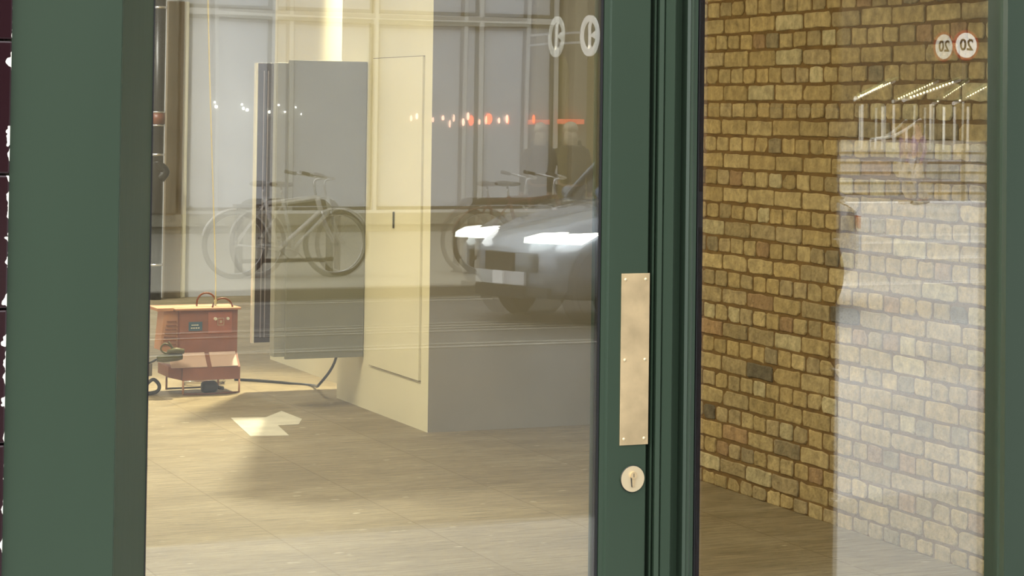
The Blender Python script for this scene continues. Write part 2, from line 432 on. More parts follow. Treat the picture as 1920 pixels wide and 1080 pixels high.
YP = -0.20                                       # face of the left post
xl = XY(13, YP)
bm = BM()
z = 0
rows = []
while z < Zt:
    h = 0.30
    box(bm, (-.42, YP-.012-XY(0,0)*0, z+.002), (-.001, 0.11, min(z+h, Zt)-.002), .004)
    z += h
pier = struct('wall_pier_left', bm, pier_mat()); pier.location.x = xl

# left post, face and shaded reveal
xs = XY(222, YP); xg = XY(281, 0.0)
bm = BM(); prism(bm, [(xl, YP), (xs-.003, YP), (xs, YP+.003), (xs+.010, YP+.04), (xg-.004, 0.004-.01), (xg-.002, .06), (xl, .06)], Zb, Zt)
struct('trim_1', bm, M['green'])
bm = BM(); box(bm, (xg-.03, -.004, Zb), (xg, .05, Zt)); struct('trim_2', bm, M['rubber'])

def pane(name, xa, xb, z0, z1, y, th, bow, m, parent, label=None):
    """sheet of glass, its faces bowed like a cushion by the pressure in the sealed unit"""
    bm = BM(); nx, nz = 24, 24; g = []
    xc, zc = (xa+xb)/2, (z0+z1)/2; hx, hz = (xb-xa)/2, (z1-z0)/2
    for s in (0, 1):
        G = []
        for i in range(nx+1):
            row = []
            for j in range(nz+1):
                a = -1+2*i/nx; b = -1+2*j/nz
                row.append(bm.verts.new((xc+a*hx, y + s*th + bow*(1-a*a)*(1-.55*b*b), zc+b*hz)))
            G.append(row)
        g.append(G)
    for s in (0, 1):
        for i in range(nx):
            for j in range(nz): bm.faces.new([g[s][i][j], g[s][i+1][j], g[s][i+1][j+1], g[s][i][j+1]])
    def edge(*v): bm.faces.new([bm.verts.new(q.co) for q in v])       # own vertices, so that the faces keep their true normals
    for i in range(nx):
        edge(g[0][i][0], g[0][i+1][0], g[1][i+1][0], g[1][i][0])
        edge(g[1][i][nz], g[1][i+1][nz], g[0][i+1][nz], g[0][i][nz])
        edge(g[1][0][i], g[1][0][i+1], g[0][0][i+1], g[0][0][i])
        edge(g[0][nx][i], g[0][nx][i+1], g[1][nx][i+1], g[1][nx][i])
    return obj(name, bm, m, parent, smooth=True, label=label)

# ---- the glazed door
door = sthing('door_1', 'green framed glazed shop door with brass push plate', 'door', (xg, 0, 0))
def dl(bm):                                      # world -> local of the door root
    bmesh.ops.translate(bm, verts=bm.verts, vec=-door.location); return bm
xd0, xd1 = XY(1137, -.02), XY(1216, -.022)
gx1 = XY(1131, 0)
bm = BM()
prism(bm, [(xd0-.012, .0), (xd0-.010, -.010), (xd0+.002, -.012), (xd0+.006, -.022), (xd1-.004, -.022), (xd1, -.018), (xd1, .045), (xd0-.012, .045)], Zb+.01, Zt-.06)
obj('stile', dl(bm), M['green'], door)
bm = BM(); box(bm, (xg, -.022, Zb+.01), (xd0-.013, .045, .22)); obj('bottom_rail', dl(bm), M['green'], door)
bm = BM(); box(bm, (xg, -.022, 2.6), (xd0-.013, .045, Zt-.06)); obj('top_rail', dl(bm), M['green'], door)
bm = BM(); box(bm, (xd0-.019, -.0095, .22), (xd0-.0125, .010, 2.6)); obj('glazing_gasket', dl(bm), M['rubber'], door)
p1 = pane('glass_pane', 0, xd0-.019-xg, .22, 2.6, -.0085, .003, 0, M['glassL'], door)
p2 = pane('glass_pane', 0, xd0-.019-xg, .22, 2.6, .0035, .003, -.0037, M['glassL'], door)

# push plate and lock
yf = -.0225
def plate_pt(px, py): return onY(px, py, yf)
a = plate_pt(1165, 513); b = plate_pt(1215.5, 834)
x0 = (onY(1165, 513, yf).x + onY(1161, 834, yf).x)/2; x1 = (onY(1218.5, 513, yf).x + onY(1213.5, 834, yf).x)/2
zt_, zb_ = onY(1190, 512.5, yf).z, onY(1187, 834, yf).z
bm = BM(); box(bm, (x0, yf-.0025, zb_), (x1, yf, zt_), .0008)
pp = obj('push_plate', dl(bm), M['brass'], door, label='long worn brass push plate')
for zz in (zt_-.016, zb_+.016, (zt_+zb_)/2-.002):
    for xx in (x0+.012, x1-.012):
        bm = BM(); ell(bm, (xx, yf-.0026, zz), (.0045, .0022, .0045), 12, 8)
        box(bm, (xx-.0038, yf-.0056, zz-.0005), (xx+.0038, yf-.0045, zz+.0005))
        s = obj('screw', dl(bm), M['brassb'], pp, smooth=True)
lc = onY(1185, 897.5, yf); rl = .0335
bm = BM(); disc(bm, (lc.x, yf-.002, lc.z), rl, .006, 'y', 48)
lk = obj('lock_escutcheon', dl(bm), M['brassb'], door, label='round bright brass lock escutcheon')
bm = BM(); tube(bm, arc((lc.x, yf-.003, lc.z), rl+.0005, 0, 360, 47)[:-1], .0012, 6, True)
obj('rim', dl(bm), M['black'], lk)
bm = BM(); disc(bm, (lc.x+.001, yf-.007, lc.z+.010), .0095, .006, 'y', 28)
prism(bm, [(lc.x-.0045, lc.z+.006), (lc.x+.0055, lc.z+.006), (lc.x+.0045, lc.z-.020), (lc.x-.0035, lc.z-.020)], yf-.0085, yf-.004, 'y')
obj('lock_cylinder', dl(bm), M['brass'], lk)
bm = BM(); box(bm, (lc.x-.0002, yf-.0106, lc.z+.005), (lc.x+.0014, yf-.0098, lc.z+.015))
prism(bm, [(lc.x-.0065, lc.z+.004), (lc.x-.0045, lc.z+.005), (lc.x-.0028, lc.z-.021), (lc.x-.0045, lc.z-.020)], yf-.0088, yf-.0052, 'y')
obj('keyhole', dl(bm), M['dark'], lk)

# ---- frame between door and window: moulded section
def fx(px, y): return XY(px, y)
prof = [(fx(1222, -.012), .05), (fx(1222, -.012), -.012), (fx(1225, -.016), -.016), (fx(1227, -.010), -.008), (fx(1229, -.01), -.004),
        (fx(1231, -.02), -.022), (fx(1239, -.022), -.026), (fx(1240, -.02), -.020), (fx(1241.5, -.02), -.020), (fx(1243, -.03), -.032), (fx(1261, -.032), -.032),
        (fx(1263, -.03), -.028), (fx(1266, .0), .022), (fx(1281, .0), .022), (fx(1283, -.015), -.018), (fx(1288, -.018), -.024), (fx(1291, -.02), -.019),
        (fx(1295, -.02), -.022), (fx(1299, -.018), -.016), (fx(1304, -.014), -.014), (fx(1305, -.01), .003), (fx(1308, 0), .06)]
bm = BM(); prism(bm, prof, Zb, Zt); struct('trim_3', bm, M['green'])
bm = BM(); box(bm, (xd1+.001, .012, Zb), (fx(1222, -.012)-.0005, .045, Zt)); struct('trim_4', bm, M['rubber'])
bm = BM(); p = onY(1231, 158, -.01); box(bm, (fx(1229.5, -.01), -.016, onY(1231, 185, -.01).z), (fx(1231.5, -.01), -.009, onY(1231, 128, -.01).z))
obj('door_latch', bm, M['chrome'])
tag(bpy.data.objects['door_latch'], 'thin bright steel keep plate in the gap beside the green door stile', 'latch')

win = sthing('window_1', 'fixed glazed shop window in front of the brick wall', 'window', (fx(1306, 0), 0, 0))
wx0, wx1 = fx(1306, 0), fx(1874, 0)
def wl(bm): bmesh.ops.translate(bm, verts=bm.verts, vec=-win.location); return bm
bm = BM(); box(bm, (wx0+.0005, .002, .30), (fx(1317, .0), .032, 2.6)); obj('spacer_bar', wl(bm), M['rubber'], win)
bm = BM(); box(bm, (fx(1872.5, 0), -.006, .30), (fx(1878, 0), .032, 2.6)); obj('glazing_gasket', wl(bm), M['green'], win)
bm = BM(); box(bm, (wx0+.003, -.03, Zb), (wx1+.01, .06, .30), .004); obj('bottom_rail', wl(bm), M['green'], win)
bm = BM(); box(bm, (wx0+.003, -.03, 2.6), (wx1+.01, .06, Zt-.001), .004); obj('top_rail', wl(bm), M['green'], win)
pane('glass_pane', .004, wx1-wx0, .30, 2.6, -.001, .003, 0, M['glassR'], win)
pane('glass_pane', .004, wx1-wx0, .30, 2.6, .0135, .003, -.0023, M['glassR'], win)
bm = BM(); xr = fx(1882, -.04)
prism(bm, [(fx(1876.5, -.01), .06), (fx(1876.5, -.01), -.012), (fx(1879, -.02), -.020), (xr, -.05), (xr+.30, -.05), (xr+.30, .06)], Zb, Zt)
struct('trim_5', bm, M['green'])

# dark glazed pillar in front of the shop front, beyond the right edge of the view
bm = BM()
for k in range(9): box(bm, (3.30, -1.30, k*.42), (3.80, -.92, k*.42+.417), .006)
struct('wall_porch_pillar', bm, M['maroon'])

# ================================================================== INSIDE THE SHOP
cb_ = thing('wall_cupboard', 'built-in cupboard in the cream wall with grey and violet doors standing open', 'cupboard', (XW-.001, 6.4, .255))
def cbl(bm): bmesh.ops.translate(bm, verts=bm.verts, vec=-cb_.location); return bm
ya, yb = onX(793, 400, XW).y, onX(700, 400, XW).y
z0, z1 = .255, 1.945
bm = BM(); box(bm, (XW-.013, ya, z0), (XW-.001, yb, z1))
cd = obj('closed_door', cbl(bm), M['cream'], cb_, label='closed flush cream cupboard door')
g = .003
for a_, b_ in (((ya-g, z0-g), (yb, z0)), ((ya-g, z1), (yb, z1+g))):
    bm = BM(); box(bm, (XW-.0135, a_[0], a_[1]), (XW-.001, b_[0], b_[1]))
    obj('shadow_gap', cbl(bm), mat('dark_gap', (.18, .15, .08), .8), cd)
kp = onX(739, 412, XW-.013)
bm = BM(); box(bm, (XW-.020, kp.y-.008, onX(739, 428, XW-.013).z), (XW-.0135, kp.y+.008, onX(739, 397, XW-.013).z), .002)
obj('edge_pull', cbl(bm), M['dark'], cd)
def leaf(label, px0, Y, X1, th, m, z0=.285, z1=1.93, edge=None):
    X0 = XY(px0, Y)
    bm = BM(); box(bm, (X0, Y, z0), (X1, Y+th, z1), .002); d = obj('open_door', cbl(bm), m, cb_, label=label)
    for zz in (z0+.2, z1-.2):
        bm = BM(); tube(bm, [(X1-.002, Y+th+.006, zz-.05), (X1-.002, Y+th+.006, zz+.05)], .007, 8); obj('hinge', cbl(bm), M['chrome'], d)
    if edge:
        bm = BM(); box(bm, (X0-edge, Y-.006, z0-.002), (X0, Y+th+.002, z1)); obj('edge_strip', cbl(bm), M['whitegloss'], d, label='bright white edge strip')
    return d
L1 = leaf('wide grey open door leaf', 537, 6.40, XW-.004, .022, M['leaf'])
X0 = XY(510, 6.47)
bm = BM(); box(bm, (X0, 6.423, .297), (XW-.03, 6.50, 1.915), .002)
obj('inner_frame', cbl(bm), mat('light_grey_board', (.32, .32, .29), .6), L1, label='paler grey inner frame')
L3 = leaf('dark violet open door leaf', 477, 7.28, 4.35, .03, M['violet'], edge=.012)
xv = XY(477, 7.28)
for xx in (.035, .06):
    bm = BM(); box(bm, (xv+xx, 7.274, .315), (xv+xx+.006, 7.28, 1.885)); obj('moulding', cbl(bm), mat('violet_moulding', (.26, .23, .27), .5), L3)

# back wall details
xa, xb = XY(306, 13.66), XY(337, 13.66)
bm = BM(); box(bm, (xa, 13.64, 0), (xb, 13.70, 2.6), .005); struct('trim_6', bm, M['brown'])
bm = BM(); box(bm, (XY(337.5, 13.66), 13.66, 0), (XY(347, 13.66), 13.70, 2.6), .005); struct('trim_7', bm, M['cream'])
pc = XY(291, 13.5)
sp = thing('soil_pipe', 'black vertical pipe with bright rings against the back wall beside the green post', 'pipe', (pc, 13.5, 0))
bm = BM(); tube(bm, [(0, 0, 0), (0, 0, ZC-.01)], .052, 20); obj('pipe_run', bm, M['black'], sp, True)
for py, h, r, m in ((13, .02, .062, 'chrome'), (222, .10, .060, 'rframe'), (235, .012, .064, 'chrome'), (210, .012, .064, 'chrome'), (290, .018, .062, 'chrome'), (497, .018, .062, 'chrome')):
    zz = onY(291, py, 13.45).z
    bm = BM(); tube(bm, [(0, 0, zz-h/2), (0, 0, zz+h/2)], r, 20); obj('bracket_ring' if m == 'chrome' else 'coupling', bm, M[m], sp, True)
zz = onY(291, 322, 13.45).z
bm = BM(); tube(bm, smoothpath([(0, -.02, zz+.09), (.01, -.02, zz+.05), (.06, -.03, zz), (.02, -.02, zz-.06)], 4), .045, 12); obj('access_boss', bm, M['black'], sp, True)

# pull cord
ct = onY(390, 0, 7.2); cb = onY(404, 562, 7.2); cm = onY(396, 240, 7.2)
bm = BM(); tube(bm, smoothpath([(ct.x-.03, 7.2, ZC), (ct.x, 7.2, ct.z), (cm.x, 7.2, cm.z), (cb.x-.004, 7.2, cb.z+.2), (cb.x, 7.2, cb.z)], 6), .0038, 8)
pcd = tag(obj('pull_cord', bm, M['cord'], smooth=True), 'thin pale cord hanging straight down above the orange heater', 'cord')
bm = BM(); tube(bm, [(cb.x, 7.2, cb.z), (cb.x, 7.2, cb.z-.03)], .008, 10); obj('toggle', bm, M['cord'], pcd)

# ---- the salmon-orange site heater
HX0 = onZ(342, 742).x; HY0 = onZ(342, 742).y
HX1 = HX0 + (451-342)/ (F/12.6) / (math.cos(TH)+.152*math.sin(TH))*1.0
HW = HX1-HX0; HD = .26
ht = thing('site_heater', 'salmon-orange boxy portable heater with two loop handles on a bare floor', 'heater', (HX0, HY0, 0))
def hz(py): return onY(400, py, HY0).z
zt0 = hz(583); zm = hz(668); zs = hz(689); zl = hz(712)
# cabinet: side profile in (y,z), a tray sticking forward under an open sloped front
bm = BM(); prism(bm, [(0, zl), (HD, zl), (HD, zt0), (.07, zt0), (.07, zm+.01), (.0, zs)], 0, HW, 'x')
obj('cabinet', bm, M['salmon'], ht)
bm = BM(); box(bm, (-.035, .05, zt0), (HW+.015, HD+.05, zt0+.012), .003)
prism(bm, [(-.13, zt0-.005), (-.035, zt0-.005), (-.035, zt0+.012), (-.13, zt0+.012)], .10, HD+.05, 'y')
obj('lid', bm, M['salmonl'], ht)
bm = BM()
prism(bm, [(-.105, zm+.03), (-.002, zm+.0), (-.002, zt0-.008), (-.085, zt0-.008)], .12, HD, 'y')
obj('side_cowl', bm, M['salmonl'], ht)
bm = BM()
for k in range(7): box(bm, (-.092+k*.004, .112, zm+.06+k*.022), (-.012, .12, zm+.066+k*.022))
obj('vent_louvre', bm, mat('dark_salmon', (.25, .09, .04), .6), ht)
bm = BM()
w_ = HW
prism(bm, [(-.08, zl+.02), (-.002, zl), (-.002, zs-.002), (-.08, zs+.01)], .02, HD, 'y'); obj('side_tray', bm, M['salmon'], ht)
for u in (0, 1):
    bm = BM()
    xa_, xb_ = ((-.07, w_*.42), (w_*.50, w_*.96))[u]
    prism(bm, [(-.004, zs+.004), (-.004, zs+.008), (.066, zm+.018), (.066, zm+.012)], xa_, xb_, 'x'); obj('slanted_card', bm, M['pad'], ht)
# handles
def hoop(px0, px1, ytop, ybase, yy, nm='handle'):
    a_ = onY(px0, ybase, HY0+yy); b_ = onY(px1, ybase, HY0+yy); tp = onY((px0+px1)/2, ytop, HY0+yy)
    cx = (a_.x+b_.x)/2-HX0; rr = (b_.x-a_.x)/2; zb0 = zt0+.01
    pts = [(cx-rr, yy, zb0)]
    hgt = tp.z-zb0
    for k in range(0, 13):
        an = PI*(1-k/12); pts.append((cx+rr*math.cos(an), yy, zb0+(hgt-rr)+rr*math.sin(an)))
    pts.append((cx+rr, yy, zb0))
    bm = BM(); tube(bm, pts, .0055, 8); obj(nm, bm, M['brown'] if 0 else M['rframe'], ht, True)
hoop(369, 404, 549, 573, .20); hoop(398, 436, 559, 583, .085)
# label + controls
a_, b_ = onY(354, 604, HY0+.068), onY(379, 620, HY0+.068)
bm = BM(); box(bm, (a_.x-HX0, .066, b_.z), (b_.x-HX0, .0715, a_.z)); lb = obj('label_plate', bm, M['blue'], ht, label='small blue label plate')
bm = BM()
hh = (a_.z-b_.z)
for k, (u0_, u1_) in enumerate(((.2, .75), (.15, .85))):
    zz = a_.z-hh*(.35+.33*k); ww = b_.x-a_.x
    for q in range(4): box(bm, (a_.x-HX0+ww*(u0_+(u1_-u0_)*q/4), .0645, zz-.003), (a_.x-HX0+ww*(u0_+(u1_-u0_)*(q+.7)/4), .066, zz+.003))
obj('print', bm, M['whitegloss'], lb)
c_ = onY(414, 603, HY0+.068)
bm = BM(); box(bm, (c_.x-HX0-.075, .067, c_.z-.068), (c_.x-HX0+.068, .0715, c_.z+.058), .002); obj('control_panel', bm, mat('salmon_panel', (.42, .14, .09), .5), ht)
for dx in (-.035, .040):
    bm = BM(); disc(bm, (c_.x-HX0+dx, .060, c_.z+.018), .009, .014, 'y', 16); obj('knob', bm, M['whitegloss'], ht)
bm = BM()
for (p0, p1) in (((-.020, -.022), (.020, -.018)), ((-.020, .018), (.020, .022)), ((-.020, -.022), (-.016, .022)), ((.016, -.022), (.020, .022)), ((-.006, -.008), (.008, .008))):
    box(bm, (c_.x-HX0+p0[0], .0655, c_.z+p0[1]), (c_.x-HX0+p1[0], .0675, c_.z+p1[1]))
obj('switch_frame', bm, mat('beige_plastic', (.55, .42, .30), .5), ht)
# skid legs
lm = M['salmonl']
for nm, pts in (('leg', [(0.004, .004, zl), (0.004, .004, 0.006)]), ('leg', [(HW-.004, .004, zl), (HW-.004, .004, .006)]),
                ('leg', [(-.03, HD-.01, zl+.02), (-.03, HD-.01, .006)]), ('leg', [(HW-.06, HD-.01, zl), (HW-.06, HD-.01, .006)])):
    bm = BM(); tube(bm, pts, .006, 8); obj(nm, bm, lm, ht, True)
bm = BM(); tube(bm, [(-.03, HD-.01, .012), (HW-.06, HD-.01, .012)], .006, 8); obj('rear_rail', bm, M['brown'], ht, True)
bm = BM(); tube(bm, smoothpath([(0.004, .004, .008), (HW*.4, -.010, .006), (HW-.004, .004, .008)], 5), .005, 8); obj('front_rail', bm, M['rframe'], ht, True)

# things lying about the heater
def coil(cx, cy, z, r, turns, rad, n=24, dz=.0):
    return [(cx+r*(1-.04*k/n)*math.cos(2*PI*k/n), cy+r*.8*math.sin(2*PI*k/n), z+dz*k/n) for k in range(int(n*turns)+1)]
cc = onZ(384, 722)
bm = BM(); tube(bm, coil(cc.x+.01, cc.y+.06, .012, .125, 2.6, 0, dz=.019), .011, 8)
tag(obj('coiled_hose', bm, M['chrome'], smooth=True), 'silvery hose coiled on the floor under the orange heater', 'hose')
pb = onZ(394, 737)
pl = thing('round_plug', 'dark blue round plug lying under the front of the orange heater', 'plug', (pb.x, pb.y+.02, 0.035))
bm = BM(); tube(bm, [(-.045, 0, 0), (-.03, 0, 0), (.03, 0, 0), (.045, 0, 0)], .034, 16, taper=[.8, 1, 1, .75]); obj('body', bm, M['bluerub'], pl, True)
bm = BM(); tube(bm, [(.044, 0, -.004), (.06, 0, -.008), (.085, .012, -.012)], .011, 10); obj('cable_gland', bm, M['black'], pl, True)
# black cable from heater to the cupboard
pts = [onZ(440, 714), onZ(480, 716), onZ(530, 720), onZ(585, 725)]
pts = [(p.x, p.y, .009) for p in pts]
e1 = onX(612, 700, 4.05); e2 = onX(634, 668, 4.11)
pts += [(e1.x-.04, e1.y, e1.z*.55+.01), (e2.x-.01, e2.y, e2.z), (e2.x+.01, e2.y+.02, e2.z+.3)]
bm = BM(); tube(bm, smoothpath(pts, 7), .008, 8)
tag(obj('power_cable', bm, M['black'], smooth=True), 'black cable running from the orange heater up behind the grey cupboard leaf', 'cable')
# olive connectors tangle
g0 = onY(318, 655, HY0+.10)
tg = thing('connector_cluster', 'olive cable connectors hanging at the left side of the orange heater', 'connector', (HX0-.03, HY0-.05, g0.z-.025))
bm = BM(); tube(bm, [(-.135, 0, -.01), (-.10, 0, -.008), (-.02, 0, 0), (.01, 0, .002)], .026, 14, taper=[.6, .9, 1, .8]); obj('connector', bm, M['olive'], tg, True)
bm = BM(); tube(bm, [(-.08, -.02, .03), (-.03, -.02, .036), (.015, -.02, .03)], .018, 12, taper=[.6, 1, .8]); obj('connector', bm, M['olive'], tg, True)
bm = BM(); tube(bm, smoothpath([(-.03, 0, .04), (-.09, 0, .075), (-.115, 0, .045), (-.085, 0, .02), (-.05, 0, .05), (-.07, 0, .085)], 5), .005, 8); obj('wire_loop', bm, M['olive'], tg, True)
bm = BM(); tube(bm, smoothpath([(-.135, 0, -.012), (-.17, .01, -.03), (-.24, .02, -.055), (-.40, .05, -.09)], 5), .006, 8); obj('lead', bm, M['black'], tg, True)
# grey power box, left, half behind the post
q = onZ(290, 712)
gb = thing('power_box', 'low grey power box on the floor left of the orange heater', 'box', (HX0-.29, HY0+.15, 0))
bm = BM(); box(bm, (-.16, 0, .10), (.15, .14, .175), .008); obj('case', bm, M['greybox'], gb)
bm = BM(); box(bm, (-.15, .01, .175), (.12, .13, .19), .004); obj('lid', bm, M['whitegloss'], gb)
for xx in (-.13, .12):
    for yy in (.02, .12):
        bm = BM(); tube(bm, [(xx, yy, .10), (xx, yy, 0)], .008, 8); obj('leg', bm, M['greybox'], gb, True)
# looped black cable end
q = onZ(287, 741)
bm = BM()
tube(bm, smoothpath([(q.x-.25, q.y, .012), (q.x-.06, q.y-.01, .012), (q.x+.02, q.y, .02), (q.x+.035, q.y, .055), (q.x+.0, q.y, .09), (q.x-.04, q.y, .06), (q.x-.05, q.y+.01, .012)], 6), .011, 8)
tag(obj('cable_loop', bm, M['black'], smooth=True), 'thick black cable loop on the floor beside the green post', 'cable')

# ceiling battens (their own light is the lamp above)
wl_ = thing('added_lamp', 'small white added unseen lamp on the cream wall behind the open cupboard doors', 'light', ADDED_LAMP)
bm = BM(); box(bm, (-.09, -.10, .02), (.07, .10, .10), .01); obj('housing', bm, M['whitegloss'], wl_)
bm = BM(); box(bm, (.07, -.02, .04), (.088, .02, .08)); obj('bracket', bm, M['chrome'], wl_)
for x, y, z, p, wh in LAMPS:
    t = thing('batten_light', 'long white ceiling batten light ' + wh, 'light', (x, y, 3.25), 0, 'ceiling batten lights')
    bm = BM(); box(bm, (-.05, -.75, .04), (.05, .75, .15), .004); obj('housing', bm, M['whitegloss'], t)

# ================================================================== THE STREET (behind the camera, seen in the glass)
def V(px, py, Yv): p = onY(px, py, Yv); return Vector((p.x, -p.y, p.z))    # point seen in the glass -> where it really stands
struct('pavement_near', box(BM(), (-30, -3.0, -.12), (40, .119, 0.0)), M['paving'])
struct('road', box(BM(), (-30, -14.2, -.22), (11, -3.0, -.1021)), M['asphalt'])
struct('kerb', prism(BM(), [(-30, -14.35), (10.85, -14.35), (10.75, -14.2), (-30, -14.2)], -.2, 0), M['kerb'])
struct('pavement_far', prism(BM(), [(-30, -23.3), (15.7, -23.3), (10.85, -14.351), (-30, -14.351)], -.2, 0), M['farpave'])
struct('plaza', prism(BM(), [(4.55, -3.0), (9.25, -11.5), (15.7, -23.3), (15.7, -90), (90, -90), (90, -3.0)], -.24, -.100), M['plaza'])  # paler ground, slanted edge keeps it to what the right-hand glass mirrors
for i, (yy, w, x0, x1) in enumerate(((-33.6, .5, 16, 56), (-10.1, .10, -25, 8.4), (-11.2, .07, -25, 8.9), (-11.6, .07, -25, 9.1), (-13.9, .08, -25, 10.4), (-18, .18, 15.6, 70), (-21, .22, 15.6, 70), (-22.6, .2, 15.6, 70), (-14.5, .15, 12, 60))):
    o = obj('road_line', box(BM(), (x0, yy-w/2, -.100), (x1, yy+w/2, -.096)), M['line'] if x1 > 11 else M['linew']); o['kind'] = 'structure'

# ---- facade opposite
YF = -23.3
bld = thing('building', 'pale building across the street with tall frosted shop windows and tan stone piers', 'building', (7.6, YF, 0))
def bl(bm): bmesh.ops.translate(bm, verts=bm.verts, vec=-bld.location); return bm
bays = [(-2.6, -.9), (-.8, .9), (1.0, 2.7), (7.62, 8.82), (8.86, 10.28), (10.32, 11.86), (11.90, 13.02)]
bm = BM(); box(bm, (-20, YF-5, 0), (14.6, YF-.25, 9)); obj('wall', bl(bm), M['stone'], bld)
bm = BM(); box(bm, (2.9, YF-.25, .27), (7.09, YF+.04, 5.3)); obj('added_dark_panel', bl(bm), mat('added_panel_brown', (.075, .065, .05), .5, var=.1, scale=2), bld)  # panel added to darken what the glass mirrors over the black pipe
bm = BM(); box(bm, (-20, YF-.25, 0), (14.6, YF, .10)); box(bm, (-20, YF-.25, .10), (14.6, YF+.06, .26)); obj('plinth', bl(bm), mat('plinth_stone', (.40, .37, .28), .8), bld)
for xa_, xb_ in ((7.1, 7.5), (13.15, 13.5), (13.9, 14.5), (-3.2, -2.75)):
    bm = BM(); box(bm, (xa_, YF-.25, .26), (xb_, YF+.10, 9), .02); obj('stone_pier', bl(bm), M['stone'], bld)
bm = BM(); box(bm, (-20, YF-.25, 5.4), (14.6, YF+.2, 6.2)); obj('cornice', bl(bm), M['stone'], bld)
for xa_, xb_ in bays:
    for za, zb2 in ((.30, 2.92), (3.02, 5.3)):
        bm = BM()
        f_ = .045
        box(bm, (xa_, YF-.16, za), (xa_+f_, YF-.02, zb2)); box(bm, (xb_-f_, YF-.16, za), (xb_, YF-.02, zb2))
        box(bm, (xa_+f_, YF-.16, za), (xb_-f_, YF-.02, za+f_)); box(bm, (xa_+f_, YF-.16, zb2-f_), (xb_-f_, YF-.02, zb2))
        wf = obj('window_frame', bl(bm), M['frame'], bld)
        bm = BM(); box(bm, (xa_+f_, YF-.10, za+f_), (xb_-f_, YF-.07, zb2-f_)); obj('window_pane', bl(bm), M['frosted'], wf)
bm = BM(); box(bm, (7.6, YF-.15, 2.93), (13.03, YF+.01, 3.01)); obj('transom', bl(bm), M['framew'], bld)
bm = BM(); box(bm, (7.6, YF-.15, .26), (13.03, YF+.03, .30)); obj('sill', bl(bm), M['framew'], bld)
for xx in (7.6, 8.83, 10.29, 11.87, 13.03):
    bm = BM(); box(bm, (xx-.01, YF-.13, .26), (xx+.05, YF+.02, 5.3)); obj('mullion', bl(bm), M['framew'], bld)
bm = BM()
pts = [(13.51, .3)] + [(13.7+.19*math.cos(PI-PI*k/8), 2.1+.45*math.sin(PI*k/8)) for k in range(9)] + [(13.89, .3)]
prism(bm, pts, YF-.2, YF-.05, 'y'); obj('arched_panel', bl(bm), M['ochre'], bld)  # flat ochre arch between two stone piers

# ---- disc blade sign
c = V(1105, 67, 22.2); R_ = .285
sg = thing('blade_sign', 'round white openwork letter sign on two arms, mirrored at the top of the door glass', 'sign', (c.x, c.y, c.z))
def ring(bm, ro, ri_y, ri_z, t, n=40, oz=0):
    A = [bm.verts.new((s*t/2, ro*math.cos(2*PI*k/n), ro*math.sin(2*PI*k/n))) for s in (-1, 1) for k in range(n)]
    B = [bm.verts.new((s*t/2, ri_y*math.cos(2*PI*k/n), oz+ri_z*math.sin(2*PI*k/n))) for s in (-1, 1) for k in range(n)]
    for k in range(n):
        k2 = (k+1) % n
        bm.faces.new([A[k], A[k2], B[k2], B[k]]); bm.faces.new([A[n+k], A[n+k2], B[n+k2], B[n+k]])
        bm.faces.new([A[k], A[k2], A[n+k2], A[n+k]]); bm.faces.new([B[k], B[k2], B[n+k2], B[n+k]])
bm = BM(); ring(bm, R_, .225, .195, .035, oz=.01); obj('ring', bm, M['signglow'], sg)
bm = BM()
prism(bm, [(-.03, -.18), (.022, -.18), (.020, 0), (.015, .12), (.05, .19), (.01, .20), (-.035, .14), (-.022, .0)], -.012, .012, 'x')
prism(bm, [(.21, .07), (.08, .022), (.01, .024), (.01, -.01), (.08, -.015), (.22, -.06)], -.012, .012, 'x')
prism(bm, [(-.08, -.20), (.0, -.12), (.08, -.20)], -.012, .012, 'x')
obj('letter', bm, M['signglow'], sg)
bm = BM(); box(bm, (-.02, -1.05, .04), (.02, -.26, .07)); box(bm, (-.02, -1.05, -.10), (.02, -.26, -.07)); obj('bracket_arm', bm, M['framew'], sg)

# ---- 20 sign on its pole
c = V(1811, 85, 33.9)
sn = thing('speed_limit_sign', 'round white and red sign reading 20 on a dark pole, seen in the right-hand glass', 'sign', (c.x, c.y, -.10))
zc_ = c.z+.10; rs = 0.245*(36+5.14)/41.14*1.0
scale = F/((onY(1811, 85, 33.9)-EYE).dot(fw))
rs = 23.5/scale
bm = BM(); tube(bm, [(0, -.06, 0), (0, -.06, zc_+rs)], .045, 12); obj('pole', bm, M['standm'], sn, True)
bm = BM(); disc(bm, (0, 0, zc_), rs*1.22, .02, 'y', 48); bd = obj('red_border', bm, M['signred'], sn)
bm = BM(); disc(bm, (0, .014, zc_), rs, .012, 'y', 48); obj('sign_face', bm, M['signglow'], sn)
cu = bpy.data.curves.new('digits', 'FONT'); cu.body = '20'; cu.size = rs*1.25; cu.align_x = 'CENTER'; cu.align_y = 'CENTER'; cu.extrude = .004; cu.offset = .008; cu.space_character = 1.05
to = bpy.data.objects.new('tmp', cu); C.objects.link(to)
bpy.context.view_layer.update()
me = bpy.data.meshes.new_from_object(to.evaluated_get(bpy.context.evaluated_depsgraph_get()))
bpy.data.objects.remove(to)
me.materials.clear(); me.materials.append(M['blacktext'])
dg = bpy.data.objects.new('digits', me); C.objects.link(dg); dg.parent = sn
dg.location = (0, .026, zc_); dg.rotation_euler = (PI/2, 0, PI)

